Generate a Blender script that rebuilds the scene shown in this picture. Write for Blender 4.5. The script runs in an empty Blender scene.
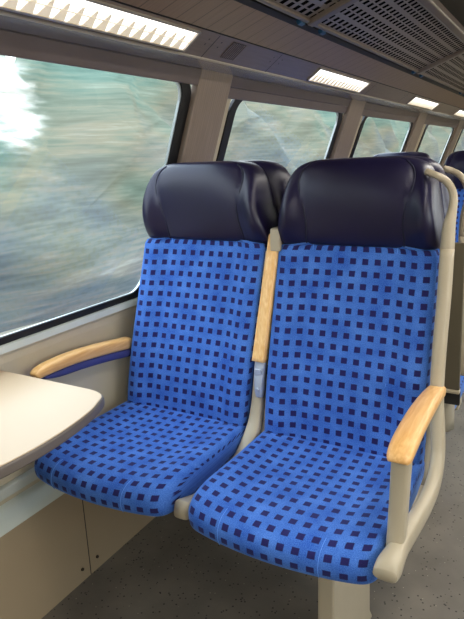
import bpy, bmesh, math, random
from mathutils import Vector, Matrix
random.seed(7)
EYE = 1.40
PI = math.pi
col = bpy.context.scene.collection
scn = bpy.context.scene

# ------------------------------------------------------------------ materials
def new_mat(name):
    m = bpy.data.materials.new(name); m.use_nodes = True
    nt = m.node_tree
    return m, nt, nt.nodes['Principled BSDF']

def srgb(r, g, b):
    f = lambda c: (c/255/12.92) if c/255 <= 0.04045 else ((c/255+0.055)/1.055)**2.4
    return (f(r), f(g), f(b), 1)

def N(nt, t, **kw):
    n = nt.nodes.new(t)
    for k, v in kw.items(): setattr(n, k, v)
    return n

def plain(name, c, rough=.5, metal=0.0, spec=.5, var=.08, scale=6.0, stretch=(1,1,1), bump=0.0, bscale=200, coat=0):
    """principled with a noise-varied colour and optional fine bump (object coordinates)"""
    m, nt, b = new_mat(name)
    tc = N(nt, 'ShaderNodeTexCoord'); mp = N(nt, 'ShaderNodeMapping'); mp.inputs['Scale'].default_value = stretch
    nt.links.new(tc.outputs['Object'], mp.inputs['Vector'])
    no = N(nt, 'ShaderNodeTexNoise'); no.inputs['Scale'].default_value = scale; no.inputs['Detail'].default_value = 4
    nt.links.new(mp.outputs['Vector'], no.inputs['Vector'])
    cr = N(nt, 'ShaderNodeValToRGB')
    lo = tuple(max(0, x*(1-var)) for x in c[:3])+(1,); hi = tuple(min(1, x*(1+var)) for x in c[:3])+(1,)
    cr.color_ramp.elements[0].position = .3; cr.color_ramp.elements[1].position = .7
    cr.color_ramp.elements[0].color = lo; cr.color_ramp.elements[1].color = hi
    nt.links.new(no.outputs['Fac'], cr.inputs['Fac']); nt.links.new(cr.outputs['Color'], b.inputs['Base Color'])
    b.inputs['Roughness'].default_value = rough; b.inputs['Metallic'].default_value = metal
    b.inputs['Specular IOR Level'].default_value = spec
    if coat: b.inputs['Coat Weight'].default_value = coat; b.inputs['Coat Roughness'].default_value = .15
    if bump:
        n2 = N(nt, 'ShaderNodeTexNoise'); n2.inputs['Scale'].default_value = bscale; n2.inputs['Detail'].default_value = 3
        nt.links.new(tc.outputs['Object'], n2.inputs['Vector'])
        bp = N(nt, 'ShaderNodeBump'); bp.inputs['Strength'].default_value = bump; bp.inputs['Distance'].default_value = .002
        nt.links.new(n2.outputs['Fac'], bp.inputs['Height']); nt.links.new(bp.outputs['Normal'], b.inputs['Normal'])
    return m

def math_node(nt, op, a, b=None, c=None):
    n = N(nt, 'ShaderNodeMath', operation=op)
    for i, v in enumerate((a, b, c)):
        if v is None: continue
        if isinstance(v, (int, float)): n.inputs[i].default_value = v
        else: nt.links.new(v, n.inputs[i])
    return n.outputs[0]

def fabric():
    m, nt, b = new_mat('blue_check_fabric')
    uv = N(nt, 'ShaderNodeUVMap'); sep = N(nt, 'ShaderNodeSeparateXYZ')
    wob = N(nt, 'ShaderNodeTexNoise'); wob.inputs['Scale'].default_value = 60; wob.inputs['Detail'].default_value = 1
    nt.links.new(uv.outputs['UV'], wob.inputs['Vector'])
    nt.links.new(uv.outputs['UV'], sep.inputs[0])
    P = .0365
    def inside(o, half, wamp):
        w = math_node(nt, 'MULTIPLY', math_node(nt, 'SUBTRACT', wob.outputs['Fac'], .5), wamp)
        q = math_node(nt, 'ADD', math_node(nt, 'DIVIDE', o, P), w)
        fr = math_node(nt, 'FRACT', q)
        d = math_node(nt, 'ABSOLUTE', math_node(nt, 'SUBTRACT', fr, .5))
        mr = N(nt, 'ShaderNodeMapRange'); mr.inputs[1].default_value = half+.02; mr.inputs[2].default_value = half-.02
        nt.links.new(d, mr.inputs[0]); return mr.outputs[0]
    sx = inside(sep.outputs[0], .245, .05); sy = inside(sep.outputs[1], .235, .05)
    sq = math_node(nt, 'MULTIPLY', sx, sy)
    n1 = N(nt, 'ShaderNodeTexNoise'); n1.inputs['Scale'].default_value = 420; n1.inputs['Detail'].default_value = 2
    n2 = N(nt, 'ShaderNodeTexNoise'); n2.inputs['Scale'].default_value = 14; n2.inputs['Detail'].default_value = 5
    for n in (n1, n2): nt.links.new(uv.outputs['UV'], n.inputs['Vector'])
    cr = N(nt, 'ShaderNodeValToRGB'); cr.color_ramp.elements[0].position = .36; cr.color_ramp.elements[1].position = .68
    cr.color_ramp.elements[0].color = srgb(40, 84, 168); cr.color_ramp.elements[1].color = srgb(92, 138, 212)
    mixn = math_node(nt, 'ADD', math_node(nt, 'MULTIPLY', n1.outputs['Fac'], .55), math_node(nt, 'MULTIPLY', n2.outputs['Fac'], .45))
    nt.links.new(mixn, cr.inputs['Fac'])
    dark = N(nt, 'ShaderNodeValToRGB'); dark.color_ramp.elements[0].color = srgb(26, 24, 70); dark.color_ramp.elements[1].color = srgb(48, 44, 104)
    nt.links.new(n1.outputs['Fac'], dark.inputs['Fac'])
    mx = N(nt, 'ShaderNodeMixRGB'); nt.links.new(sq, mx.inputs['Fac'])
    nt.links.new(cr.outputs['Color'], mx.inputs['Color1']); nt.links.new(dark.outputs['Color'], mx.inputs['Color2'])
    nt.links.new(mx.outputs['Color'], b.inputs['Base Color'])
    b.inputs['Roughness'].default_value = .85; b.inputs['Specular IOR Level'].default_value = .2
    b.inputs['Sheen Weight'].default_value = .35; b.inputs['Sheen Roughness'].default_value = .4
    b.inputs['Sheen Tint'].default_value = srgb(170, 200, 255)
    bp = N(nt, 'ShaderNodeBump'); bp.inputs['Strength'].default_value = .35; bp.inputs['Distance'].default_value = .0015
    nt.links.new(n1.outputs['Fac'], bp.inputs['Height']); nt.links.new(bp.outputs['Normal'], b.inputs['Normal'])
    return m

def wood(name, c1, c2, axis=(1, 30, 30)):
    m, nt, b = new_mat(name)
    tc = N(nt, 'ShaderNodeTexCoord'); mp = N(nt, 'ShaderNodeMapping'); mp.inputs['Scale'].default_value = axis
    nt.links.new(tc.outputs['Object'], mp.inputs['Vector'])
    no = N(nt, 'ShaderNodeTexNoise'); no.inputs['Scale'].default_value = 5; no.inputs['Detail'].default_value = 6; no.inputs['Distortion'].default_value = .4
    nt.links.new(mp.outputs['Vector'], no.inputs['Vector'])
    cr = N(nt, 'ShaderNodeValToRGB'); cr.color_ramp.elements[0].position = .35; cr.color_ramp.elements[1].position = .7
    cr.color_ramp.elements[0].color = c1; cr.color_ramp.elements[1].color = c2
    nt.links.new(no.outputs['Fac'], cr.inputs['Fac']); nt.links.new(cr.outputs['Color'], b.inputs['Base Color'])
    b.inputs['Roughness'].default_value = .38; b.inputs['Coat Weight'].default_value = .2
    return m

def grooved(name, c, rough, metal, period, axis, gdepth=.55, width=.06):
    """panel with thin dark grooves every `period` metres along one axis"""
    m, nt, b = new_mat(name)
    tc = N(nt, 'ShaderNodeTexCoord'); sep = N(nt, 'ShaderNodeSeparateXYZ'); nt.links.new(tc.outputs['Object'], sep.inputs[0])
    fr = math_node(nt, 'FRACT', math_node(nt, 'DIVIDE', sep.outputs[axis], period))
    g = math_node(nt, 'LESS_THAN', fr, width)
    no = N(nt, 'ShaderNodeTexNoise'); no.inputs['Scale'].default_value = 9; no.inputs['Detail'].default_value = 5
    mp = N(nt, 'ShaderNodeMapping'); sc = [1, 1, 1]; sc[axis] = 22; mp.inputs['Scale'].default_value = sc
    nt.links.new(tc.outputs['Object'], mp.inputs['Vector']); nt.links.new(mp.outputs['Vector'], no.inputs['Vector'])
    cr = N(nt, 'ShaderNodeValToRGB')
    cr.color_ramp.elements[0].position = .3; cr.color_ramp.elements[1].position = .7
    cr.color_ramp.elements[0].color = tuple(x*.86 for x in c[:3])+(1,); cr.color_ramp.elements[1].color = tuple(min(1, x*1.12) for x in c[:3])+(1,)
    nt.links.new(no.outputs['Fac'], cr.inputs['Fac'])
    mx = N(nt, 'ShaderNodeMixRGB'); mx.inputs['Color2'].default_value = tuple(x*(1-gdepth) for x in c[:3])+(1,)
    nt.links.new(g, mx.inputs['Fac']); nt.links.new(cr.outputs['Color'], mx.inputs['Color1'])
    nt.links.new(mx.outputs['Color'], b.inputs['Base Color'])
    b.inputs['Roughness'].default_value = rough; b.inputs['Metallic'].default_value = metal
    return m

def floor_mat():
    m, nt, b = new_mat('speckled_floor')
    tc = N(nt, 'ShaderNodeTexCoord')
    no = N(nt, 'ShaderNodeTexNoise'); no.inputs['Scale'].default_value = 5; no.inputs['Detail'].default_value = 6
    vo = N(nt, 'ShaderNodeTexVoronoi'); vo.inputs['Scale'].default_value = 55
    vo2 = N(nt, 'ShaderNodeTexVoronoi'); vo2.inputs['Scale'].default_value = 37
    for n in (no, vo, vo2): nt.links.new(tc.outputs['Object'], n.inputs['Vector'])
    cr = N(nt, 'ShaderNodeValToRGB'); cr.color_ramp.elements[0].position = .3; cr.color_ramp.elements[1].position = .7
    cr.color_ramp.elements[0].color = srgb(102, 96, 88); cr.color_ramp.elements[1].color = srgb(126, 119, 109)
    nt.links.new(no.outputs['Fac'], cr.inputs['Fac'])
    d1 = math_node(nt, 'LESS_THAN', vo.outputs['Distance'], .17); d2 = math_node(nt, 'LESS_THAN', vo2.outputs['Distance'], .055)
    m1 = N(nt, 'ShaderNodeMixRGB'); m1.inputs['Color2'].default_value = srgb(52, 47, 44); nt.links.new(d1, m1.inputs['Fac']); nt.links.new(cr.outputs['Color'], m1.inputs['Color1'])
    m2 = N(nt, 'ShaderNodeMixRGB'); m2.inputs['Color2'].default_value = srgb(190, 182, 168); nt.links.new(d2, m2.inputs['Fac']); nt.links.new(m1.outputs['Color'], m2.inputs['Color1'])
    nt.links.new(m2.outputs['Color'], b.inputs['Base Color']); b.inputs['Roughness'].default_value = .42
    return m

def glass_mat():
    m = bpy.data.materials.new('window_glass'); m.use_nodes = True; nt = m.node_tree; nt.nodes.clear()
    out = N(nt, 'ShaderNodeOutputMaterial'); mix = N(nt, 'ShaderNodeMixShader'); tr = N(nt, 'ShaderNodeBsdfTransparent'); gl = N(nt, 'ShaderNodeBsdfGlossy')
    tr.inputs['Color'].default_value = (.93, .97, .96, 1); gl.inputs['Roughness'].default_value = .03
    lw = N(nt, 'ShaderNodeLayerWeight'); p5 = math_node(nt, 'POWER', lw.outputs['Facing'], 5.0); fr = math_node(nt, 'ADD', math_node(nt, 'MULTIPLY', p5, .6), .05)
    nt.links.new(fr, mix.inputs[0]); nt.links.new(tr.outputs[0], mix.inputs[1]); nt.links.new(gl.outputs[0], mix.inputs[2]); nt.links.new(mix.outputs[0], out.inputs[0])
    return m

def emit(name, c, s, cells=None):
    m = bpy.data.materials.new(name); m.use_nodes = True; nt = m.node_tree; nt.nodes.clear()
    out = N(nt, 'ShaderNodeOutputMaterial'); e = N(nt, 'ShaderNodeEmission'); e.inputs['Color'].default_value = c; e.inputs['Strength'].default_value = s
    nt.links.new(e.outputs[0], out.inputs[0]); return m

def louvre_emit(name, c, s):
    """translucent lamp reflector cells: glows, a little warmer toward its edges"""
    m, nt, b = new_mat(name)
    b.inputs['Base Color'].default_value = (.9, .86, .78, 1); b.inputs['Roughness'].default_value = .3
    b.inputs['Emission Color'].default_value = c; b.inputs['Emission Strength'].default_value = s
    return m

def perforated():
    m, nt, b = new_mat('perforated_rack_metal')
    uv = N(nt, 'ShaderNodeUVMap'); sep = N(nt, 'ShaderNodeSeparateXYZ'); nt.links.new(uv.outputs['UV'], sep.inputs[0])
    def band(o, p, lo, hi, off=0.0):
        q = math_node(nt, 'FRACT', math_node(nt, 'ADD', math_node(nt, 'DIVIDE', o, p), off))
        return math_node(nt, 'MULTIPLY', math_node(nt, 'GREATER_THAN', q, lo), math_node(nt, 'LESS_THAN', q, hi))
    s1 = band(sep.outputs[1], .046, .25, .76)             # slots along the rack
    r1 = band(sep.outputs[0], .064, .06, .38); r2 = band(sep.outputs[0], .064, .47, .79)
    rows = math_node(nt, 'MAXIMUM', r1, r2)
    hole = math_node(nt, 'MULTIPLY', s1, rows)  # slots only coloured dark, for the darkness above the rack
    mx = N(nt, 'ShaderNodeMixRGB'); mx.inputs['Color1'].default_value = srgb(158, 146, 136); mx.inputs['Color2'].default_value = srgb(14, 12, 12)
    nt.links.new(hole, mx.inputs['Fac']); nt.links.new(mx.outputs['Color'], b.inputs['Base Color'])
    b.inputs['Roughness'].default_value = .35
    inv = math_node(nt, 'MULTIPLY', math_node(nt, 'SUBTRACT', 1.0, hole), .4); sp = math_node(nt, 'MULTIPLY', math_node(nt, 'SUBTRACT', 1.0, hole), .5); nt.links.new(sp, b.inputs['Specular IOR Level']); nt.links.new(inv, b.inputs['Metallic'])
    return m

def trees_mat():
    m, nt, b = new_mat('trackside_foliage')
    tc = N(nt, 'ShaderNodeTexCoord')
    def noise(scale, st, det=5, loc=(0,0,0)):
        mp = N(nt, 'ShaderNodeMapping'); mp.inputs['Scale'].default_value = st; mp.inputs['Location'].default_value = loc
        nt.links.new(tc.outputs['Object'], mp.inputs['Vector'])
        n = N(nt, 'ShaderNodeTexNoise'); n.inputs['Scale'].default_value = scale; n.inputs['Detail'].default_value = det
        nt.links.new(mp.outputs['Vector'], n.inputs['Vector']); return n.outputs['Fac']
    a = noise(1.0, (.3, .5, 2.6)); c = noise(1.0, (.2, .30, .45), 2, (3, 5, 1)); d = noise(1.0, (.3, 1.3, 16.0), 4)
    f = math_node(nt, 'ADD', math_node(nt, 'MULTIPLY', a, .55), math_node(nt, 'MULTIPLY', d, .45))
    cr = N(nt, 'ShaderNodeValToRGB'); e = cr.color_ramp.elements
    e[0].position = .34; e[0].color = srgb(78, 88, 86); e[1].position = .70; e[1].color = srgb(196, 190, 182)
    for p, q in ((.45, srgb(108, 120, 114)), (.51, srgb(132, 138, 130)), (.58, srgb(156, 146, 132))):
        x = cr.color_ramp.elements.new(p); x.color = q
    nt.links.new(f, cr.inputs['Fac'])
    # height and patch dependent tone: lilac-grey low bushes, green-grey crowns, tan dry patches
    sepz = N(nt, 'ShaderNodeSeparateXYZ'); nt.links.new(tc.outputs['Object'], sepz.inputs[0])
    hz = math_node(nt, 'ADD', math_node(nt, 'MULTIPLY', math_node(nt, 'ADD', sepz.outputs[2], 1.0), .16), math_node(nt, 'MULTIPLY', math_node(nt, 'SUBTRACT', c, .5), 1.5))
    cr2 = N(nt, 'ShaderNodeValToRGB'); e = cr2.color_ramp.elements
    e[0].position = .10; e[0].color = srgb(118, 118, 138); e[1].position = .85; e[1].color = srgb(122, 146, 136)
    for p, q in ((.34, srgb(140, 134, 132)), (.50, srgb(146, 134, 116)), (.66, srgb(118, 134, 122))):
        x = cr2.color_ramp.elements.new(p); x.color = q
    nt.links.new(hz, cr2.inputs['Fac'])
    mx = N(nt, 'ShaderNodeMixRGB'); mx.inputs['Fac'].default_value = .55
    nt.links.new(cr.outputs['Color'], mx.inputs['Color1']); nt.links.new(cr2.outputs['Color'], mx.inputs['Color2'])
    dk = N(nt, 'ShaderNodeMixRGB', blend_type='MULTIPLY'); dk.inputs['Fac'].default_value = 1; dk.inputs['Color2'].default_value = (.74, .80, .77, 1); nt.links.new(mx.outputs['Color'], dk.inputs['Color1'])
    nt.links.new(dk.outputs['Color'], b.inputs['Base Color']); b.inputs['Roughness'].default_value = .9; b.inputs['Specular IOR Level'].default_value = .1
    # a ragged gap in the foliage where the white sky shows through
    sep = N(nt, 'ShaderNodeSeparateXYZ'); nt.links.new(tc.outputs['Object'], sep.inputs[0])
    qy = math_node(nt, 'POWER', math_node(nt, 'ABSOLUTE', math_node(nt, 'DIVIDE', math_node(nt, 'SUBTRACT', sep.outputs[1], 7.1), 1.2)), 2)
    qz = math_node(nt, 'POWER', math_node(nt, 'ABSOLUTE', math_node(nt, 'DIVIDE', math_node(nt, 'SUBTRACT', sep.outputs[2], 2.75), 1.0)), 2)
    e1 = noise(1.0, (.6, .8, 5.0), 4, (1, 2, 3))
    q = math_node(nt, 'ADD', math_node(nt, 'ADD', qy, qz), math_node(nt, 'MULTIPLY', math_node(nt, 'SUBTRACT', e1, .5), 3.2))
    mr = N(nt, 'ShaderNodeMapRange'); mr.inputs[1].default_value = -.5; mr.inputs[2].default_value = 1.5
    nt.links.new(q, mr.inputs[0]); nt.links.new(math_node(nt, 'SUBTRACT', 1.0, math_node(nt, 'POWER', math_node(nt, 'SUBTRACT', 1.0, mr.outputs[0]), 1.6)), b.inputs['Alpha'])
    return m

M = {}
M['fabric'] = fabric()
M['leather'] = plain('navy_leather', srgb(25, 20, 54), rough=.35, spec=.55, var=.12, scale=9, bump=.12, bscale=260)
M['leather_seam'] = plain('navy_thread', srgb(18, 18, 46), rough=.5)
M['blue_thread'] = plain('blue_seam_thread', srgb(96, 146, 222), rough=.8)
M['wood'] = wood('beech_wood', srgb(220, 166, 100), srgb(238, 192, 130), (28, 2, 28))
M['wood_up'] = wood('beech_wood_upright', srgb(230, 178, 112), srgb(246, 206, 146), (28, 28, 2))
M['frame'] = plain('beige_frame_paint', srgb(178, 165, 142), rough=.36, var=.05)
M['shell'] = plain('beige_shell_plastic', srgb(170, 160, 142), rough=.45, var=.05)
M['hinge'] = plain('grey_hinge_metal', srgb(186, 194, 208), rough=.3, metal=.3, var=.05)
M['blue_pad'] = plain('dark_blue_pad', srgb(66, 70, 128), rough=.7)
M['table'] = plain('cream_laminate', srgb(198, 172, 142), rough=.32, var=.02, scale=3)
M['rim'] = plain('grey_table_rim', srgb(104, 95, 88), rough=.4)
M['wall'] = plain('beige_wall_panel', srgb(196, 184, 160), rough=.42, var=.04, scale=2)
M['sill'] = plain('pale_grey_sill', srgb(200, 202, 194), rough=.35, var=.04)
M['duct'] = plain('beige_duct_panel', srgb(172, 154, 128), rough=.45, var=.05, scale=2)
M['duct_top'] = plain('pale_duct_top', srgb(214, 218, 208), rough=.35, var=.04)
M['black'] = plain('black_rubber', srgb(22, 22, 26), rough=.45)
M['alu'] = plain('aluminium_edge', srgb(190, 196, 200), rough=.3, metal=.7, var=.04)
M['post'] = grooved('taupe_pillar_laminate', srgb(150, 134, 122), .42, .15, .012, 1, .12, .25)
M['head_rail'] = plain('dark_taupe_rail', srgb(112, 100, 98), rough=.4, var=.06)
M['strip'] = plain('brushed_cove_metal', srgb(215, 220, 225), rough=.16, metal=.85, var=.1, stretch=(20, 1, 20))
M['lip'] = plain('pale_cove_lip', srgb(184, 176, 166), rough=.3, metal=.4)
M['lamp_panel'] = plain('taupe_lamp_panel', srgb(146, 132, 124), rough=.28, metal=.35, var=.08, stretch=(20, 1, 20))
M['upper_panel'] = grooved('taupe_grooved_panel', srgb(150, 124, 104), .4, .1, .075, 1, .55, .05)
M['dark_metal'] = plain('dark_rack_metal', srgb(128, 116, 108), rough=.35, metal=.3)
M['ceil'] = plain('dim_ceiling', srgb(118, 112, 108), rough=.6)
M['perf'] = perforated()
M['blue_clip'] = plain('blue_plastic_clip', srgb(40, 84, 120), rough=.4)
M['floor'] = floor_mat()
M['glass'] = glass_mat()
M['screw'] = plain('dark_screw', srgb(70, 60, 50), rough=.4, metal=.6)
M['vent'] = plain('vent_dark', srgb(46, 42, 42), rough=.5)
M['trees'] = trees_mat()
M['lamp'] = emit('lamp_tube_glow', (1, .96, .90, 1), 2.2)
M['lamp_cell'] = louvre_emit('lamp_louvre', (1, .80, .50, 1), .34)
M['fill_strip'] = emit('aisle_fill_glow', (1, .95, .86, 1), 11.0)
M['under_shade'] = plain('under_cover_shade', srgb(38, 36, 36), rough=.5)
M['partition'] = plain('olive_beige_panel', srgb(98, 90, 74), rough=.45, var=.05)

# ------------------------------------------------------------------ mesh helpers
def link(name, bm, mat, parent=None, smooth=False, sub=0, loc=None, bevel=0):
    me = bpy.data.meshes.new(name); bmesh.ops.recalc_face_normals(bm, faces=bm.faces[:]); bm.to_mesh(me); bm.free()
    o = bpy.data.objects.new(name, me); col.objects.link(o)
    if mat: me.materials.append(mat)
    if smooth:
        for p in me.polygons: p.use_smooth = True
    if bevel:
        b = o.modifiers.new('Bevel', 'BEVEL'); b.width = bevel; b.segments = 3; b.limit_method = 'ANGLE'; b.angle_limit = math.radians(40)
        for p in me.polygons: p.use_smooth = True
        w = o.modifiers.new('WN', 'WEIGHTED_NORMAL')
    if sub:
        s = o.modifiers.new('Subdivision', 'SUBSURF'); s.levels = sub; s.render_levels = sub
    if parent: o.parent = parent
    if loc: o.location = loc
    return o

def thing(name, label, cat, loc=(0, 0, 0), rz=0, group=None):
    o = bpy.data.objects.new(name, None); col.objects.link(o); o.location = loc; o.rotation_euler = (0, 0, rz)
    o.empty_display_size = .05
    o['label'] = label; o['category'] = cat
    if group: o['group'] = group
    return o

def struct(name, bm, mat, **kw):
    o = link(name, bm, mat, **kw)
    if not kw.get('parent'): o['kind'] = 'structure'
    return o

def box(bm, x0, x1, y0, y1, z0, z1):
    v = [bm.verts.new((x, y, z)) for x in (x0, x1) for y in (y0, y1) for z in (z0, z1)]
    for f in ((0,1,3,2), (4,6,7,5), (0,4,5,1), (2,3,7,6), (0,2,6,4), (1,5,7,3)): bm.faces.new([v[i] for i in f])
    return v

def BM(): return bmesh.new()

def loft(bm, rings, closed=True, caps=True, uvs=None):
    """rings: list of equally long lists of points"""
    vs = [[bm.verts.new(p) for p in r] for r in rings]
    uvl = bm.loops.layers.uv.verify() if uvs else None
    n = len(rings[0])
    for i in range(len(rings)-1):
        for j in range(n if closed else n-1):
            k = (j+1) % n
            f = bm.faces.new((vs[i][j], vs[i][k], vs[i+1][k], vs[i+1][j]))
            if uvs:
                k2 = j+1
                for l, uv in zip(f.loops, (uvs[i][j], uvs[i][k2], uvs[i+1][k2], uvs[i+1][j])): l[uvl].uv = uv
    if caps:
        for r, ur in ((vs[0], 0), (vs[-1], len(rings)-1)):
            f = bm.faces.new(r)
            if uvs:
                for l, v in zip(f.loops, r): l[uvl].uv = (v.co.x, v.co.z)
    return vs

def prism(bm, poly, y0, y1):
    """polygon of (x,z) extruded along y"""
    a = [bm.verts.new((x, y0, z)) for x, z in poly]; b = [bm.verts.new((x, y1, z)) for x, z in poly]
    n = len(poly)
    for i in range(n): bm.faces.new((a[i], a[(i+1) % n], b[(i+1) % n], b[i]))
    bm.faces.new(a); bm.faces.new(b[::-1])

def sheet(bm, prof, y0, y1):
    """open profile of (x,z) extruded along y"""
    a = [bm.verts.new((x, y0, z)) for x, z in prof]; b = [bm.verts.new((x, y1, z)) for x, z in prof]
    for i in range(len(prof)-1): bm.faces.new((a[i], a[i+1], b[i+1], b[i]))

def catmull(pts, n):
    out = []
    P = [Vector(p) for p in pts]
    for i in range(len(P)-1):
        p0 = P[max(i-1, 0)]; p1 = P[i]; p2 = P[i+1]; p3 = P[min(i+2, len(P)-1)]
        for k in range(n):
            t = k/n
            out.append(.5*((2*p1)+(-p0+p2)*t+(2*p0-5*p1+4*p2-p3)*t*t+(-p0+3*p1-3*p2+p3)*t**3))
    out.append(P[-1]); return out

def sweep(bm, path, side=(1, 0, 0), seg=16, e=3.0):
    """path: (x,y,z,a,b): a = half width along `side`, b = half width across; superellipse section"""
    pts = [Vector(p) for p in path]  # 5-vectors
    P = [Vector(p[:3]) for p in pts]; rings = []
    for i, p in enumerate(P):
        t = (P[min(i+1, len(P)-1)]-P[max(i-1, 0)]).normalized()
        s = Vector(side); s = (s-t*s.dot(t)).normalized(); u = t.cross(s)
        r = []
        for k in range(seg):
            th = 2*PI*k/seg; c, q = math.cos(th), math.sin(th)
            r.append(p+s*(pts[i][3]*math.copysign(abs(c)**(2/e), c))+u*(pts[i][4]*math.copysign(abs(q)**(2/e), q)))
        rings.append(r)
    loft(bm, rings)

def ssm(a, b, x):
    t = max(0, min(1, (x-a)/(b-a))); return t*t*(3-2*t)

# ------------------------------------------------------------------ seats
SEATY = 1.735          # plane between two back-to-back rows
HW = .2455             # half seat width
def Y(y): return y-SEATY
def Z(z): return z+EYE

def contour(w, y0, depth, front, n=5.0, nf=40):
    """closed horizontal section: front side left->right then back right->left. front(x/w) = forward push"""
    pts = []
    ts = [-1+2*i/nf for i in range(nf+1)]
    ts = [math.sin(t*PI/2)*.5+t*.5 for t in ts]
    for t in ts:
        s = (max(0, 1-abs(t)**n))**(1/n)
        pts.append((t*w, y0+depth*.5-depth*.5*s-front(t)*s))
    for t in ts[::-1][1:-1]:
        s = (max(0, 1-abs(t)**n))**(1/n)
        pts.append((t*w, y0+depth*.5+depth*.5*s))
    return pts, nf+1

def back_path(z):
    """front surface y of the back for eye-relative height z"""
    tab = [(-.90, 1.490), (-.83, 1.500), (-.74, 1.512), (-.64, 1.532), (-.52, 1.563), (-.40, 1.592), (-.30, 1.618), (-.20, 1.635)]
    for (a, ya), (b, yb) in zip(tab, tab[1:]):
        if z <= b: return ya+(yb-ya)*(z-a)/(b-a)
    return tab[-1][1]

def lean_x(z, lean): return lean*max(0, min(1, (z+.83)/.83))

def make_backrest(par, lean, w=HW):
    zs = [-.895+(.905-.262)*i/16 for i in range(17)]
    zs = [-.895+(-.250+.895)*i/20 for i in range(21)]
    def front(t):
        a = abs(t)
        return .020*ssm(.55, .80, a) - .004*math.exp(-((a-.52)/.03)**2) - .004*(1-min(1, a/.5)**2)
    rings, uvs = [], []
    L = 0; prev = None
    for i, z in enumerate(zs):
        y = back_path(z)
        if prev: L += math.hypot(y-prev[0], z-prev[1])
        prev = (y, z)
        ww = w*(1-.012*ssm(-.6, -.26, z)); dp = .085
        if i == len(zs)-1: ww -= .002; y += .002
        pts, nf = contour(ww, y, dp, front, 7, 64)
        r = [(x+lean_x(z, lean), Y(yy), Z(z)) for x, yy in pts]
        u = []; acc = 0; mid = (nf-1)//2
        cum = [0]
        for a, b in zip(pts, pts[1:]+pts[:1]): cum.append(cum[-1]+math.hypot(a[0]-b[0], a[1]-b[1]))
        uvs.append([(c-cum[mid]+.018, L) for c in cum]); rings.append(r)
    bm = BM(); loft(bm, rings, uvs=uvs)
    b = link('backrest', bm, M['fabric'], par, smooth=True, sub=1)
    for sg in (-1, 1):
        path = []
        for z in [-.83+.57*i/24 for i in range(25)]:
            ww = w*(1-.012*ssm(-.6, -.26, z)); t = sg*.52; sc = (1-abs(t)**7)**(1/7)
            path.append((t*ww+lean_x(z, lean), Y(back_path(z)+.0425-.0425*sc-front(t)*sc-.0002), Z(z), .0009, .0009))
        bm = BM(); sweep(bm, path, seg=6, e=2); link('seam', bm, M['blue_thread'], b, smooth=True)
    return b

def wing_a(z):   # where the side wing of the headrest begins (fraction of half width)
    return .60+.20*ssm(-.20, -.04, z)
HEAD = [(-.266, .238, 1.632, .098), (-.262, .2420, 1.622, .115), (-.240, .2420, 1.614, .126), (-.20, .2370, 1.606, .138), (-.15, .2275, 1.600, .148), (-.105, .2210, 1.600, .152),
        (-.075, .2150, 1.604, .150), (-.052, .2050, 1.610, .144), (-.035, .193, 1.618, .132), (-.022, .172, 1.628, .114), (-.014, .142, 1.641, .086), (-.011, .105, 1.655, .058)]
def lean_h(z, lean): return (lean/LEAN)*(.050-.018*ssm(-.26, -.12, z))
def head_front(z):
    amp = .027*ssm(-.29, -.18, z)*(1-ssm(-.05, -.004, z)) + .012*(1-ssm(-.06, -.0, z))
    a0 = wing_a(z)
    def f(t):
        a = abs(t)
        return amp*ssm(a0-.02, a0+.30, a) - .0035*math.exp(-((a-a0)/.022)**2)
    return f
def head_n(z): return 6.5-3.6*ssm(-.24, -.03, z)
def make_headrest(par, lean):
    rings = []
    for z, w, y, d in HEAD:
        pts, nf = contour(w, y, d, head_front(z), head_n(z), 56)
        rings.append([(x+lean_h(z, lean), Y(yy), Z(-.262+(z+.262)*(1 if lean else .984))) for x, yy in pts])
    bm = BM(); loft(bm, rings)
    h = link('headrest', bm, M['leather'], par, smooth=True, sub=1)
    for s in (-1, 1):
        path = []
        for z, w, y, d in HEAD[1:-2]:
            t = s*wing_a(z); sc = (1-abs(t)**head_n(z))**(1/head_n(z))
            yy = y+d*.5-d*.5*sc-head_front(z)(t)*sc
            path.append((t*w+lean_h(z, lean), Y(yy)-.0006, Z(-.262+(z+.262)*(1 if lean else .984)), .0026, .0026))
        bm = BM(); sweep(bm, catmull(path, 3), side=(1, 0, 0), seg=8, e=2)
        link('seam', bm, M['leather_seam'], h, smooth=True)
    return h

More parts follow.
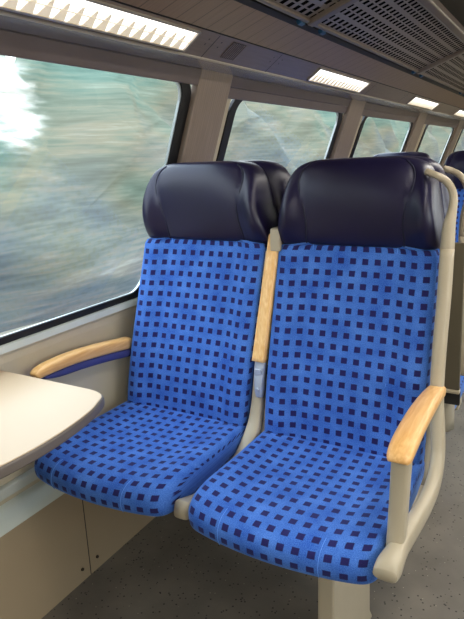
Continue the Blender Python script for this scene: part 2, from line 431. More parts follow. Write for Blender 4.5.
CUSH = [(1.555, -.900), (1.560, -.865), (1.545, -.842), (1.50, -.838), (1.42, -.842), (1.33, -.841), (1.24, -.835), (1.16, -.828), (1.11, -.827), (1.075, -.832), (1.052, -.846), (1.043, -.866), (1.043, -.888), (1.050, -.906), (1.068, -.917), (1.11, -.921), (1.22, -.922), (1.36, -.918), (1.48, -.912)]
def make_cushion(par, w=HW+.0055):
    n = 26; rings = []; uvs = []
    cum = [0]
    for a, b in zip(CUSH, CUSH[1:]+CUSH[:1]): cum.append(cum[-1]+math.hypot(a[0]-b[0], a[1]-b[1]))
    ts = [-1+2*i/n for i in range(n+1)]; ts = [math.sin(t*PI/2)*.45+t*.55 for t in ts]
    cy, cz = 1.30, -.880
    for t in ts:
        a = abs(t); s = (max(0, 1-a**12))**(1/12); s = max(s, .62)
        sy = max((max(0, 1-a**16))**(1/16), .9)
        r = []
        for y, z in CUSH:
            fr = ssm(1.25, 1.05, y)          # 1 at the front edge
            top = 1 if z > -.87 else 0
            yy = y-.036*fr*(1-a*a)+.010*fr*ssm(.88, 1, a)
            zz = z
            if top:
                mid = ssm(1.03, 1.2, y)*(1-ssm(1.45, 1.55, y))
                zz += mid*(.010*ssm(.5, .85, a)-.008*(1-a*a)) - .002*math.exp(-((a-.509)/.03)**2)
            zz = cz+(zz-cz)*s; yy = cy+(yy-cy)*(sy if fr > .5 else 1)
            r.append((t*w, Y(yy), Z(zz)))
        rings.append(r); uvs.append([(t*w+.018, c) for c in cum])
    bm = BM(); loft(bm, rings, uvs=uvs)
    c = link('seat_cushion', bm, M['fabric'], par, smooth=True, sub=1)
    for sg in (-1, 1):
        a = .509; t = sg*a; path = []
        for y, z in [(1.47, -.840)]+CUSH[4:14]:
            fr = ssm(1.25, 1.05, y); yy = y-.036*fr*(1-a*a); zz = z
            if z > -.87:
                mid = ssm(1.03, 1.2, y)*(1-ssm(1.45, 1.55, y)); zz += mid*(.010*ssm(.5, .85, a)-.008*(1-a*a))-.0025
            path.append((t*w, Y(yy), Z(zz), .0009, .0009))
        bm = BM(); sweep(bm, catmull(path, 3), seg=6, e=2); link('seam', bm, M['blue_thread'], c, smooth=True)
    return c

def make_shell(par, lean):
    """rear shell: a thin beige tray behind backrest and headrest and below the cushion"""
    rings = []
    for i in range(15):
        z = -.92+(-.17+.92)*i/14
        y = back_path(z)+(.030 if z < -.25 else .060-.02*ssm(-.25, -.05, z))
        w = (HW+.018)*(1-.25*ssm(-.14, -.04, z)-.012*ssm(-.6, -.26, z)) - (.045 if z > -.27 else 0)
        d = .078 if z < -.25 else .048
        pts, nf = contour(w, y, d, lambda t: 0, 6, 20)
        rings.append([(x+lean_x(z, lean), Y(yy), Z(z)) for x, yy in pts])
    bm = BM(); loft(bm, rings)
    box(bm, -HW+.02, HW-.02, Y(1.12), Y(1.56), Z(-.925), Z(-.900))
    return link('seat_shell', bm, M['shell'], par, smooth=True, bevel=0)

def make_side_frame(par, s, rear=False):
    """aisle-side support: nose, lower bow, upright, armrest post and grab handle; s=+1 frame at local +x"""
    X = s*.268
    fw = .0165
    J = [(1.030, -.850, .012, .002), (1.042, -.850, .024, .002), (1.07, -.850, .028, .004), (1.14, -.852, .028, .008), (1.24, -.856, .028, .014), (1.34, -.858, .027, .020), (1.42, -.842, .027, .023), (1.475, -.80, .027, .021), (1.502, -.73, .026, .013), (1.520, -.64, .025, .002), (1.545, -.52, .024, -.002), (1.572, -.38, .023, -.002), (1.592, -.255, .022, -.004)]
    JJ = [(X+s*dx, Y(y), Z(z), fw+(.009 if y < 1.1 else .001), b) for y, z, b, dx in J]
    if rear: JJ = JJ[8:]
    bm = BM(); sweep(bm, catmull(JJ, 4), e=3.2)
    fr = link('side_frame', bm, M['frame'], par, smooth=True)
    if not rear: bm = BM(); sweep(bm, catmull([(X, Y(1.155), Z(-.622), .0205, .026), (X, Y(1.148), Z(-.68), .020, .0245), (X, Y(1.138), Z(-.77), .0195, .023), (X, Y(1.125), Z(-.865), .0195, .024)], 3), e=4)
    if not rear: link('armrest_post', bm, M['frame'], fr, smooth=True)
    # wooden rest
    A = [(1.108, -.632, .021, .008), (1.116, -.624, .026, .016), (1.15, -.615, .0275, .020), (1.22, -.608, .0275, .019), (1.32, -.607, .027, .018), (1.42, -.613, .0255, .017), (1.49, -.622, .0235, .017), (1.528, -.629, .022, .016), (1.538, -.631, .019, .010)]
    bm = BM(); sweep(bm, catmull([(X+s*.002, Y(y), Z(z), a, b) for y, z, a, b in A], 4), e=3.6)
    link('armrest', bm, M['wood'], par, smooth=True)
    H = [(X-s*.004, 1.592, -.258, .0175, .022), (X-s*.004, 1.594, -.225, .0175, .021), (X-s*.003, 1.598, -.190, .0155, .018), (X+s*.001, 1.606, -.155, .0115, .013), (X+s*.001, 1.614, -.125, .0105, .0115), (X-s*.007, 1.618, -.100, .010, .0105), (X-s*.022, 1.616, -.080, .0095, .010), (X-s*.045, 1.61, -.066, .009, .0095), (X-s*.072, 1.615, -.056, .0085, .0085)]
    bm = BM(); sweep(bm, catmull([(x, Y(y), Z(z), a, b) for x, y, z, a, b in H], 4), e=2.4)
    link('grab_handle', bm, M['frame'], par, smooth=True)

def make_window_arm(par):
    X = -.255
    A = [(1.110, -.611, .014, .008), (1.120, -.607, .020, .014), (1.16, -.602, .022, .018), (1.25, -.602, .022, .020), (1.38, -.613, .022, .021), (1.54, -.634, .022, .021)]
    bm = BM(); sweep(bm, catmull([(X, Y(y), Z(z), a, b) for y, z, a, b in A], 5), e=3.6)
    a = link('armrest', bm, M['wood'], par, smooth=True)
    B = [(1.14, -.625, .012, .005), (1.20, -.630, .018, .013), (1.30, -.637, .019, .015), (1.42, -.651, .019, .015), (1.54, -.670, .019, .015)]
    bm = BM(); sweep(bm, catmull([(X, Y(y), Z(z), a_, b) for y, z, a_, b in B], 5), e=3.0)
    p = link('arm_pad', bm, M['blue_pad'], a, smooth=True); p['label'] = 'dark blue underside pad'

def make_folded_arm(par, xo):
    """wooden armrest folded up between the two backs, with its grey hinge and clip"""
    def q(z, dy): return back_path(z)-dy
    pts = []
    for z, w in ((-.236, .012), (-.241, .0185), (-.28, .020), (-.38, .0215), (-.50, .0225), (-.58, .0225), (-.628, .0225)):
        pts.append((xo+.014+.052*(z+.256), Y(back_path(z)+.004), Z(z), w, .022 if z < -.238 else .016))
    bm = BM(); sweep(bm, catmull(pts, 3), e=4.5)
    a = link('armrest', bm, M['wood_up'], par, smooth=True); a['label'] = 'wooden armrest folded upright between the backs'
    bm = BM(); x = xo-.001
    sweep(bm, catmull([(x, Y(1.541), Z(-.620), .018, .012), (x-.002, Y(1.536), Z(-.655), .018, .014), (x-.001, Y(1.528), Z(-.69), .0155, .015), (x+.001, Y(1.522), Z(-.725), .013, .014), (x+.002, Y(1.520), Z(-.74), .010, .008)], 3), e=4)
    h = link('hinge', bm, M['hinge'], a, smooth=True)
    bm = BM(); bmesh.ops.create_cone(bm, cap_ends=True, segments=20, radius1=.0075, radius2=.006, depth=.006, matrix=Matrix.Translation((x+.001, Y(1.507), Z(-.712))) @ Matrix.Rotation(PI/2, 4, 'X'))
    link('hinge_pin', bm, M['hinge'], h, smooth=False, bevel=.001)
    bm = BM(); box(bm, x-.012, x+.013, Y(1.514), Y(1.522), Z(-.664), Z(-.646))
    link('hinge_latch', bm, M['hinge'], h, bevel=.0015)
    bm = BM(); xs = xo+.026; prof = [(1.600, -.285), (1.600, -.222), (1.604, -.217), (1.612, -.215), (1.66, -.215), (1.66, -.228), (1.618, -.228), (1.614, -.285)]
    a_ = [bm.verts.new((xs-.0165, Y(y), Z(z))) for y, z in prof]; b_ = [bm.verts.new((xs+.0165, Y(y), Z(z))) for y, z in prof]
    for k in range(len(prof)): bm.faces.new((a_[k], a_[(k+1) % len(prof)], b_[(k+1) % len(prof)], b_[k]))
    bm.faces.new(a_); bm.faces.new(b_)
    link('armrest_stop', bm, M['frame'], par, bevel=.003)

LEAN = .054
def make_seat(loc, rz, label, kind, s=1, group='blue check train seats'):
    root = thing('train_seat', label, 'seat', loc, rz, group)
    lean = LEAN*s if kind == 'window' else 0
    make_cushion(root); make_backrest(root, lean); make_headrest(root, lean); make_shell(root, lean)
    if kind == 'window':
        if s > 0: make_window_arm(root); make_folded_arm(root, .288)
    else: make_side_frame(root, s, s < 0)
    if s < 0:
        bm = BM(); e0, e1 = (-.285, .262)
        v = []
        for z, y in ((-.742, 1.632), (-.262, 1.708)):
            for x in (e0, e1):
                for d in (0, .014): v.append(bm.verts.new((x, Y(y+d), Z(z))))
        for f in ((0,1,3,2), (4,6,7,5), (0,4,5,1), (2,3,7,6), (0,2,6,4), (1,5,7,3)): bm.faces.new([v[i] for i in f])
        link('rear_cover', bm, M['partition'], root, bevel=.004)
        bm = BM(); box(bm, e0, e1, Y(1.622), Y(1.648), Z(-.756), Z(-.743)); link('cover_edge', bm, M['frame'], root, bevel=.003)
        bm = BM(); box(bm, e0, e1, Y(1.616), Y(1.630), Z(-.80), Z(-.757)); link('cover_shade', bm, M['under_shade'], root)  # dark strip stands in for the shade under the cover
    return root

def copy_tree(o, parent=None):
    c = o.copy(); col.objects.link(c); c.parent = parent
    for ch in list(o.children): copy_tree(ch, c)
    return c

XW, XA = -1.083, -.528
seat_w = make_seat((XW, SEATY, 0), 0, 'blue check window seat of the front pair, below the large window', 'window')
seat_a = make_seat((XA, SEATY, 0), 0, 'blue check aisle seat of the front pair, with wooden armrest and beige side frame', 'aisle')
# the row standing back to back behind them
r2w = make_seat((XW+.025, SEATY+.005, 0), PI, 'dark headrest seat by the window, back to back behind the front window seat', 'window', s=-1)
r2a = make_seat((XA, SEATY+.005, 0), PI, 'seat back to back behind the front aisle seat, dark headrest with beige grab handle', 'aisle', s=-1)
# the next row down the car that faces the camera
ROW3 = 2.55
r3w = copy_tree(seat_w); r3w.location = (XW, SEATY+ROW3, 0); r3w['label'] = 'far window seat further down the car, headrest top just showing'
r3a = copy_tree(seat_a); r3a.location = (XA, SEATY+ROW3, 0); r3a['label'] = 'far aisle seat at the right picture edge, headrest with a pale rim, third row back'

# seat bases: beam between the cushions, spine and pedestal
def make_base(yc, rz, label):
    root = thing('seat_base', label, 'seat base', (XA, yc, 0), rz, 'beige seat bases')
    s = 1 if rz == 0 else -1
    bm = BM()
    xg = -.278*s
    path = [(1.082, -.890, .024, .024), (1.10, -.896, .025, .025), (1.18, -.922, .026, .024), (1.28, -.935, .026, .024), (1.40, -.915, .026, .022), (1.48, -.860, .024, .020), (1.520, -.80, .021, .018), (1.545, -.70, .019, .016), (1.575, -.55, .018, .014), (1.605, -.40, .018, .012), (1.628, -.29, .017, .010)]
    sweep(bm, catmull([(xg, Y(y), Z(z), a, b) for y, z, a, b in path], 4), e=4)
    link('center_spine', bm, M['frame'], root, smooth=True)
    bm = BM(); x0, x1 = (-.80, .24) if s > 0 else (-.24, .80)
    box(bm, x0, x1, Y(1.22), Y(1.30), Z(-.965), Z(-.925))
    box(bm, x0, x1, Y(1.42), Y(1.49), Z(-.965), Z(-.925))
    link('cross_beam', bm, M['frame'], root, bevel=.006)
    bm = BM(); px = .09*s
    rings = []
    for z, hx, y0, y1 in ((-1.398, .030, 1.16, 1.50), (-1.37, .024, 1.165, 1.49), (-1.1, .022, 1.165, 1.475), (-.95, .022, 1.165, 1.475), (-.925, .022, 1.165, 1.475)):
        r = [(px-hx, Y(y0), Z(z)), (px+hx, Y(y0), Z(z)), (px+hx, Y(y1), Z(z)), (px-hx, Y(y1), Z(z))]
        rings.append(r)
    loft(bm, rings)
    link('pedestal', bm, M['frame'], root, bevel=.006)
    return root
base1 = make_base(SEATY, 0, 'beige pedestal and frame carrying the front pair of seats')
base2 = make_base(SEATY+.005, PI, 'beige pedestal and frame of the row back to back behind the front pair')
base3 = copy_tree(base1); base3.location = (XA, SEATY+ROW3, 0); base3['label'] = 'beige pedestal and frame of the far third row down the car'

# ------------------------------------------------------------------ wall table
tb = thing('wall_table', 'cream table with grey rim fixed to the wall below the window', 'table', (-1.15, .75, EYE-.61))
def table_outline(grow=0):
    pts = []
    yf, yn = 1.046, .44
    c = [(-1.395, yf), (-1.06, yf), (-1.02, yf-.003), (-.985, yf-.020), (-.966, yf-.055), (-.945, .93), (-.929, .84), (-.923, .745), (-.929, .65), (-.945, .56), (-.966, yn+.055), (-.985, yn+.02), (-1.02, yn+.003), (-1.06, yn), (-1.395, yn)]
    return [(x+(grow if x > -1.39 else 0), y+(grow if y > .745 else -grow)*(1 if abs(y-.745) > .2 else 0)) for x, y in c]
def slab(grow, z0, z1, loc):
    o = [Vector(p).to_3d() for p in table_outline(grow)]
    body = catmull(o[1:-1], 4)
    poly = [o[0]]+body+[o[-1]]
    bm = BM()
    a = [bm.verts.new((p.x-loc[0], p.y-loc[1], z0-loc[2])) for p in poly]; b = [bm.verts.new((p.x-loc[0], p.y-loc[1], z1-loc[2])) for p in poly]
    n = len(poly)
    for i in range(n): bm.faces.new((a[i], a[(i+1) % n], b[(i+1) % n], b[i]))
    bm.faces.new(a[::-1]); bm.faces.new(b); return bm
TL = (-1.15, .75, EYE-.61)
link('table_top', slab(-.004, Z(-.596), Z(-.5755), TL), M['table'], tb, bevel=.002)
link('edge_trim', slab(.0, Z(-.604), Z(-.577), TL), M['rim'], tb, bevel=.006)
bm = BM(); prism(bm, [(-1.395-TL[0], Z(-.84)-TL[2]), (-1.375-TL[0], Z(-.84)-TL[2]), (-1.13-TL[0], Z(-.628)-TL[2]), (-1.13-TL[0], Z(-.606)-TL[2]), (-1.395-TL[0], Z(-.606)-TL[2])], -.03, .03)
link('wall_bracket', bm, M['rim'], tb, bevel=.004)

# ------------------------------------------------------------------ car body
Y0, Y1 = -1.7, 10.2
WIN = [(-1.45, -.12), (.12, 1.742), (2.02, 3.29), (3.66, 4.99), (5.48, 6.90), (7.42, 8.9)]
SLOPE = .351
ZB, ZT1, ZT2 = -.500, .262, .232
def wx(z, off=0.0): return -1.38+SLOPE*(z+.466)+off

def body_side(sgn, tag):
    S = lambda prof: [(sgn*-x if sgn > 0 else x, z) for x, z in prof] if sgn > 0 else prof
    def mirror(bm):
        if sgn > 0:
            for v in bm.verts: v.co.x = -v.co.x
    # wall sheet with openings
    bm = BM()
    sheet(bm, [(-1.395, Z(-1.0)), (-1.395, Z(-.56)), (wx(-.525), Z(-.53)), (wx(ZB), Z(ZB))], Y0, Y1)
    sheet(bm, [(wx(ZT1), Z(ZT1)), (wx(.33), Z(.33))], Y0, Y1)
    ys = [Y0]+[v for w in WIN for v in w]+[Y1]
    for a, b in zip(ys[::2], ys[1::2]): sheet(bm, [(wx(ZB), Z(ZB)), (wx(ZT1), Z(ZT1))], a, b)
    mirror(bm); w = struct('wall_'+tag, bm, M['wall'])
    # sill strip below the glass
    bm = BM(); prism(bm, [(wx(-.500), Z(-.498)), (wx(-.500)+.014, Z(-.503)), (wx(-.500)+.017, Z(-.523)), (wx(-.53)-.01, Z(-.53))], Y0, Y1)
    mirror(bm); struct('trim_sill_'+tag, bm, M['sill'])
    bm = BM(); box(bm, -1.395, -1.372, Y0, Y1, Z(-.958), Z(-.925)); mirror(bm); struct('trim_rail_'+tag, bm, M['sill'], bevel=.004)
    # heater duct cover along the foot of the wall
    bm = BM(); sheet(bm, [(-1.395, Z(-.985)), (-1.350, Z(-1.010)), (-1.336, Z(-1.024)), (-1.334, Z(-1.036))], Y0, Y1)
    mirror(bm); struct('trim_duct_top_'+tag, bm, M['duct_top'], smooth=True)
    bm = BM(); joints = [Y0, -.85, .20, 1.240, 2.28, 3.32, 4.36, 5.4, 6.44, 7.48, 8.52, Y1]
    for a, b in zip(joints, joints[1:]): box(bm, -1.342, -1.336, a+.0022, b-.0022, Z(-1.400), Z(-1.034))
    mirror(bm); dp = struct('baseboard_'+tag, bm, M['duct'])
    bm = BM()
    for j in joints[1:-1]: box(bm, -1.342, -1.3368, j-.0022, j+.0022, Z(-1.400), Z(-1.034))
    mirror(bm); struct('joint_backing', bm, M['black'], parent=dp)
    bm = BM()
    for j in joints[1:-1]:
        for d in (-.038, .036):
            bmesh.ops.create_cone(bm, cap_ends=True, segments=12, radius1=.006, radius2=.005, depth=.006, matrix=Matrix.Translation((-1.334, j+d, Z(-1.352))) @ Matrix.Rotation(PI/2, 4, 'Y'))
    mirror(bm); struct('panel_screws', bm, M['screw'], parent=dp)
    # pillar covers
    PIL = [(-.10, .10), (1.742, 1.955), (3.30, 3.55), (5.00, 5.27), (6.95, 7.20), (8.93, 9.2)]
    for a, b in PIL:
        bm = BM(); poly = [(wx(-.53, -.005), Z(-.53)), (wx(-.53, .032), Z(-.53)), (wx(.288, .026), Z(.288)), (wx(.288, -.005), Z(.288))]
        prism(bm, poly, a, b); mirror(bm); struct('trim_pillar_'+tag, bm, M['post'], bevel=.006)
    # head rail
    bm = BM()
    for a, b in ((Y0, 1.752),):
        prism(bm, [(wx(.240, .0), Z(.240)), (wx(.240, .022), Z(.236)), (wx(.286, .024), Z(.284)), (wx(.286, 0), Z(.290))], a, b)
    mirror(bm); struct('trim_head_rail_'+tag, bm, M['head_rail'], bevel=.003)
    bm = BM()
    for a, b in ((1.95, 3.31), (3.55, 5.0), (5.27, 6.95), (7.20, 8.93), (9.2, Y1)):
        prism(bm, [(wx(.248, .0), Z(.248)), (wx(.248, .015), Z(.248)), (wx(.286, .017), Z(.284)), (wx(.286, 0), Z(.290))], a, b)
        prism(bm, [(wx(.212, .0), Z(.212)), (wx(.212, .010), Z(.212)), (wx(.247, .012), Z(.2475)), (wx(.250, 0), Z(.2475))], a, b)
    mirror(bm); struct('trim_blind_rail_'+tag, bm, M['head_rail'], bevel=.003)
    # cove: metal strip, lip, lamp panel, grooved panel
    bm = BM(); sheet(bm, [(wx(.284), Z(.2845)), (-1.06, Z(.2855)), (-1.004, Z(.288))], Y0, Y1); mirror(bm); struct('trim_cove_'+tag, bm, M['strip'])
    bm = BM(); prism(bm, [(-1.004, Z(.288)), (-.999, Z(.2875)), (-.997, Z(.291)), (-.999, Z(.300)), (-1.004, Z(.300))], Y0, Y1); mirror(bm); struct('trim_lip_'+tag, bm, M['lip'])
    bm = BM(); sheet(bm, [(-1.002, Z(.2915)), (-.925, Z(.3465))], Y0, Y1); mirror(bm); struct('ceiling_lamp_panel_'+tag, bm, M['lamp_panel'])
    bm = BM(); sheet(bm, [(-.925, Z(.3465)), (-.926, Z(.352)), (-.920, Z(.352))], Y0, Y1); mirror(bm); struct('trim_groove_'+tag, bm, M['black'])
    bm = BM(); sheet(bm, [(-.920, Z(.3485)), (-.800, Z(.392)), (-.800, Z(.40))], Y0, Y1); mirror(bm); struct('ceiling_panel_'+tag, bm, M['upper_panel'])
    bm = BM(); sheet(bm, [(-.785, Z(.402)), (-.77, Z(.62))], Y0, Y1); sheet(bm, [(-.800, Z(.392)), (-.785, Z(.402))], Y0, Y1); mirror(bm); struct('ceiling_side_'+tag, bm, M['vent'])
body_side(-1, 'left'); body_side(1, 'right')

bm = BM(); box(bm, -1.45, 1.45, Y0, Y1, -.05, 0); struct('floor', bm, M['floor'])
bm = BM(); sheet(bm, [(-.78, Z(.615)), (-.4, Z(.655)), (.4, Z(.655)), (.78, Z(.615))], Y0, Y1); struct('ceiling', bm, M['ceil'], smooth=True)
for nm, y in (('wall_front', Y1), ('wall_back', Y0)):
    bm = BM(); box(bm, -1.42, 1.42, y-.02 if y < 0 else y, y if y < 0 else y+.02, -.05, 2.1); struct(nm, bm, M['wall'])

# windows
def rrect(y0, y1, z0, z1, r, n=8):
    pts = []
    for cy, cz, a0 in ((y1-r, z1-r, 0), (y0+r, z1-r, 90), (y0+r, z0+r, 180), (y1-r, z0+r, 270)):
        for k in range(n+1):
            a = math.radians(a0+90*k/n); pts.append((cy+r*math.cos(a), cz+r*math.sin(a)))
    return pts
def ring(bm, out, inn, o0, o1, sgn):
    def P(y, z, off): return (-(wx(z)+off) if sgn > 0 else wx(z)+off, y, Z(z))
    n = len(out)
    for f in ((out, o0, out, o1), (out, o1, inn, o1), (inn, o1, inn, o0)):
        A = [bm.verts.new(P(*p, f[1])) for p in f[0]]; B = [bm.verts.new(P(*p, f[3])) for p in f[2]]
        for i in range(n): bm.faces.new((A[i], A[(i+1) % n], B[(i+1) % n], B[i]))
k = 0
for sgn in (-1, 1):
    for a, b in WIN:
        k += 1
        zt = ZT1 if b < 1.8 else ZT2
        root = bpy.data.objects.new('window_%d' % k, None); col.objects.link(root); root['kind'] = 'structure'
        wide = .050
        o = rrect(a, b, ZB-.003, zt, .075); i1 = rrect(a+wide, b-wide, ZB+.022, zt-.014, .060); i2 = rrect(a+wide+.005, b-wide-.005, ZB+.0255, zt-.0175, .057)
        bm = BM(); ring(bm, o, i1, -.008, .006, sgn); link('window_seal', bm, M['black'], root)
        bm = BM(); ring(bm, i1, i2, -.008, .002, sgn); link('window_frame', bm, M['alu'], root)
        bm = BM(); f = bm.faces.new([bm.verts.new((-(wx(z)-.006) if sgn > 0 else wx(z)-.006, y, Z(z))) for y, z in rrect(a+wide, b-wide, ZB+.022, zt-.014, .060)])
        link('glass', bm, M['glass'], root)

# lamps in the sloped panel
def lamp_x(z): return -1.002+.077*(z-.2915)/.055
def make_lamp(y0, y1, label, first):
    za, zb = .3010, .3400
    xa, xb = lamp_x(za), lamp_x(zb)
    nrm = Vector((.055, 0, -.077)).normalized()
    root = thing('ceiling_lamp', label, 'lamp', ((xa+xb)/2, (y0+y1)/2, Z((za+zb)/2)), 0, 'ceiling lamps above the windows')
    o = Vector(root.location)
    def P(u, y, d): return Vector((xa+(xb-xa)*u, y, Z(za+(zb-za)*u)))+nrm*d-o
    bm = BM()     # glowing back
    bm.faces.new([bm.verts.new(P(u, y, .0015)) for u, y in ((0, y0), (1, y0), (1, y1), (0, y1))])
    link('lamp_diffuser', bm, M['lamp'], root)
    bm = BM()     # frame around
    def bar(u0, u1, a, b, d0, d1):
        v = [bm.verts.new(P(u, y, d)) for u in (u0, u1) for y in (a, b) for d in (d0, d1)]
        for f in ((0,1,3,2), (4,6,7,5), (0,4,5,1), (2,3,7,6), (0,2,6,4), (1,5,7,3)): bm.faces.new([v[i] for i in f])
    bar(-.05, .02, y0-.006, y1+.006, 0, .007); bar(.98, 1.05, y0-.006, y1+.006, 0, .007); bar(-.05, 1.05, y0-.006, y0+.003, 0, .007); bar(-.05, 1.05, y1-.003, y1+.006, 0, .007)
    link('lamp_frame', bm, M['lip'], root)
    bm = BM()     # louvre fins
    n = int((y1-y0)/.042)
    for i in range(1, n):
        y = y0+(y1-y0)*i/n
        v = [bm.verts.new(P(u, yy, d)) for u, hw in ((.02, .017), (.70, .003)) for yy in (y-hw, y+hw) for d in (.0018, .0042)]
        for f in ((0,1,3,2), (4,6,7,5), (0,4,5,1), (2,3,7,6), (0,2,6,4), (1,5,7,3)): bm.faces.new([v[i_] for i_ in f])
    bar(.40, .44, y0, y1, .0018, .005)
    link('lamp_louvre', bm, M['lamp_cell'], root)
for y0, y1, lab in ((.70, 1.482, 'long glowing ceiling lamp at the top left, nearest of the row'), (2.40, 3.085, 'lit ceiling lamp above the second window, second of the row'), (4.11, 4.91, 'lit ceiling lamp above the third pillar, third of the row'), (5.86, 6.62, 'small far ceiling lamp cut by the right picture edge, fourth of the row')):
    make_lamp(y0, y1, lab, y0 < 1)
# panel joints and screws near the first lamp + grille
def on_panel(u, y, d):
    nrm = Vector((.055, 0, -.077)).normalized(); return Vector((-1.002+.077*u, y, Z(.2915+.055*u)))+nrm*d
vt = thing('ceiling_vent', 'small dark slotted ventilation grille in the sloped panel between two lamps', 'vent', on_panel(.55, 1.72, 0))
o = Vector(vt.location)
bm = BM(); bm.faces.new([bm.verts.new(on_panel(u, y, .0015)-o) for u, y in ((.22, 1.68), (.90, 1.68), (.90, 1.765), (.22, 1.765))]); link('vent_backing', bm, M['vent'], vt)
bm = BM()
for i in range(8):
    y = 1.684+.077*i/7
    u0 = .22
    v = [bm.verts.new(on_panel(u, yy, d)-o) for u in (.24, .88) for yy in (y-.0022, y+.0022) for d in (.0016, .003)]
    for f in ((0,1,3,2), (4,6,7,5), (0,4,5,1), (2,3,7,6), (0,2,6,4), (1,5,7,3)): bm.faces.new([v[i] for i in f])
s_ = link('vent_slats', bm, M['lamp_panel'], vt); 
bm = BM()
for y in (1.59, 2.02, 3.2, 3.9, 5.05, 5.7):
    v = [bm.verts.new(on_panel(u, yy, .0012)) for u, yy in ((.03, y-.0018), (.97, y-.0018), (.97, y+.0018), (.03, y+.0018))]; bm.faces.new(v)
    for u in (.55, .75):
        for yy in (y-.035, y+.035):
            c = on_panel(u, yy, .0015); vs = [bm.verts.new(c+Vector((.055*.9, 0, .039*.9)).normalized()*(.003*math.cos(t))+Vector((0, .003*math.sin(t), 0))) for t in [2*PI*i/8 for i in range(8)]]
            bm.faces.new(vs)
struct('trim_panel_joints', bm, M['vent'])

# luggage rack
rk = thing('luggage_rack', 'dark perforated metal luggage rack under the ceiling at the upper right', 'luggage rack', (-.63, 4.2, Z(.44)))
o = Vector(rk.location)
RX0, RZ0, RX1, RZ1 = -.762, .402, -.500, .497
def RP(u, y, d=0):
    n = Vector((RZ1-RZ0, 0, -(RX1-RX0))).normalized()
    return Vector((RX0+(RX1-RX0)*u, y, Z(RZ0+(RZ1-RZ0)*u)))+n*d-o
bays = [-1.6, .30, 1.86, 3.36, 4.86, 6.36, 7.86, 9.36, 10.15]
Lr = math.hypot(RX1-RX0, RZ1-RZ0)
for a, b in zip(bays, bays[1:]):
    bm = BM(); uvl = bm.loops.layers.uv.verify()
    vs = [bm.verts.new(RP(u, y)) for u, y in ((.05, a+.02), (.97, a+.02), (.97, b-.02), (.05, b-.02))]
    f = bm.faces.new(vs)
    for l, uv in zip(f.loops, ((0, a), (Lr*.9, a), (Lr*.9, b), (0, b))): l[uvl].uv = uv
    link('rack_panel', bm, M['perf'], rk)
def rbar(bm, u0, u1, a, b, d0, d1):
    v = [bm.verts.new(RP(u, y, d)) for u in (u0, u1) for y in (a, b) for d in (d0, d1)]
    for f in ((0,1,3,2), (4,6,7,5), (0,4,5,1), (2,3,7,6), (0,2,6,4), (1,5,7,3)): bm.faces.new([v[i] for i in f])
for y in bays[1:-1]:
    bm = BM(); rbar(bm, 0, 1, y-.020, y+.020, -.012, .016); link('cross_bar', bm, M['dark_metal'], rk, bevel=.004)
    for yy in (y-.05, y+.13):
        bm = BM(); rbar(bm, -.055, .0, yy-.018, yy+.018, .000, .014); c = link('rack_clip', bm, M['blue_clip'], rk, bevel=.003); c['label'] = 'blue plastic clip'
bm = BM(); rbar(bm, .0, .045, Y0+.05, Y1-.05, -.012, .010); link('inner_rail', bm, M['dark_metal'], rk, bevel=.003)
bm = BM(); rbar(bm, .965, 1.09, Y0+.05, Y1-.05, -.035, .014); link('outer_rail', bm, M['dark_metal'], rk, bevel=.008)

# unseen fill strip added over the aisle to brighten the car
al = thing('aisle_fill_light', 'added unseen fill light strip above the aisle', 'lamp', (.12, 3.0, Z(.648)))
bm = BM(); box(bm, -.09, .09, -4.4, 6.8, -.012, -.001); link('lamp_diffuser', bm, M['fill_strip'], al)
bm = BM(); box(bm, -.11, -.09, -4.42, 6.82, -.016, .004); box(bm, .09, .11, -4.42, 6.82, -.016, .004); link('lamp_frame', bm, M['lip'], al)

# ------------------------------------------------------------------ outside
bm = BM(); rows = 26; cols = 70; g = []
rnd = random.Random(3)
for i in range(cols+1):
    y = -14+104*i/cols; c = []
    top = 5.0+.8*math.sin(y*.55+.4)+.7*math.sin(y*1.3+1)+.5*math.sin(y*2.9)
    for j in range(rows+1):
        t = j/rows; z = -1.2+(top+1.2)*t
        x = -7.5-2.2*t*t+.35*math.sin(y*1.1+z*1.7)+.2*math.sin(y*2.7-z*2.1)+.15*(rnd.random()-.5)
        c.append(bm.verts.new((x, y, z)))
    g.append(c)
for i in range(cols):
    for j in range(rows): bm.faces.new((g[i][j], g[i+1][j], g[i+1][j+1], g[i][j+1]))
tr = link('trackside_trees', bm, M['trees'], smooth=True)
tr['kind'] = 'stuff'; tr['label'] = 'blurred green and tan trees and bushes passing outside the windows'; tr['category'] = 'trees'
bm = BM(); box(bm, -60, 60, -40, 100, -1.35, -1.25); gr = struct('ground_outside', bm, plain('trackside_ground', srgb(150, 142, 130), rough=.9, var=.2, scale=.8))

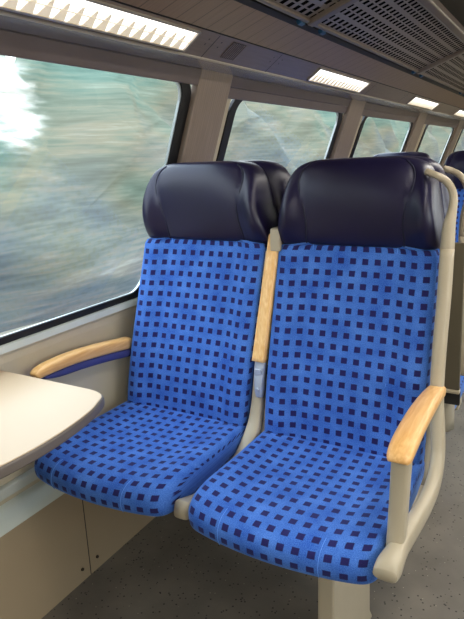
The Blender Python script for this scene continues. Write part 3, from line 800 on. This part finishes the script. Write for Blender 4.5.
# ------------------------------------------------------------------ light
w = bpy.data.worlds.new('World'); scn.world = w; w.use_nodes = True; nt = w.node_tree
bg = nt.nodes['Background']
tc = N(nt, 'ShaderNodeTexCoord'); sep = N(nt, 'ShaderNodeSeparateXYZ'); nt.links.new(tc.outputs['Generated'], sep.inputs[0])
cr = N(nt, 'ShaderNodeValToRGB'); cr.color_ramp.elements[0].position = .0; cr.color_ramp.elements[0].color = (.95, .98, 1, 1); cr.color_ramp.elements[1].position = .9; cr.color_ramp.elements[1].color = (.72, .86, 1, 1)
nt.links.new(sep.outputs[2], cr.inputs['Fac']); nt.links.new(cr.outputs['Color'], bg.inputs['Color']); bg.inputs['Strength'].default_value = 4.2

for i, (sx, ly, en) in enumerate(((1, .9, 7), (1, 2.7, 7), (1, 4.5, 7), (1, -.6, 5))):  # unseen area lights added to brighten the left ceiling panels
    ld = bpy.data.lights.new('opposite_fill', 'AREA'); ld.shape = 'RECTANGLE'; ld.size = .06; ld.size_y = .75; ld.energy = en; ld.color = (1, .90, .76)
    lo = bpy.data.objects.new('opposite_fill_light', ld); col.objects.link(lo)
    d = Vector((-.62, 0, -.78)); lo.location = (sx*.955, ly, Z(.315))
    lo.rotation_euler = d.to_track_quat('-Z', 'Y').to_euler()

# ------------------------------------------------------------------ camera
yaw, pitch, roll, F = 0.5265298, -0.2566981, -0.0396323, 580.0
f = Vector((-math.sin(yaw)*math.cos(pitch), math.cos(yaw)*math.cos(pitch), math.sin(pitch)))
r = Vector((math.cos(yaw), math.sin(yaw), 0)); u = r.cross(f)
r2 = r*math.cos(roll)+u*math.sin(roll); u2 = -r*math.sin(roll)+u*math.cos(roll)
cam = bpy.data.cameras.new('Camera'); co = bpy.data.objects.new('Camera', cam); col.objects.link(co)
mw = Matrix((r2, u2, -f)).transposed().to_4x4(); mw.translation = (0, 0, EYE); co.matrix_world = mw
cam.sensor_fit = 'AUTO'; cam.sensor_width = 36; cam.lens = F*36/619; cam.clip_start = .02; cam.clip_end = 300
scn.camera = co
scn.view_settings.view_transform = 'Standard'; scn.view_settings.look = 'None'; scn.view_settings.exposure = 0.02; scn.view_settings.gamma = 0.93
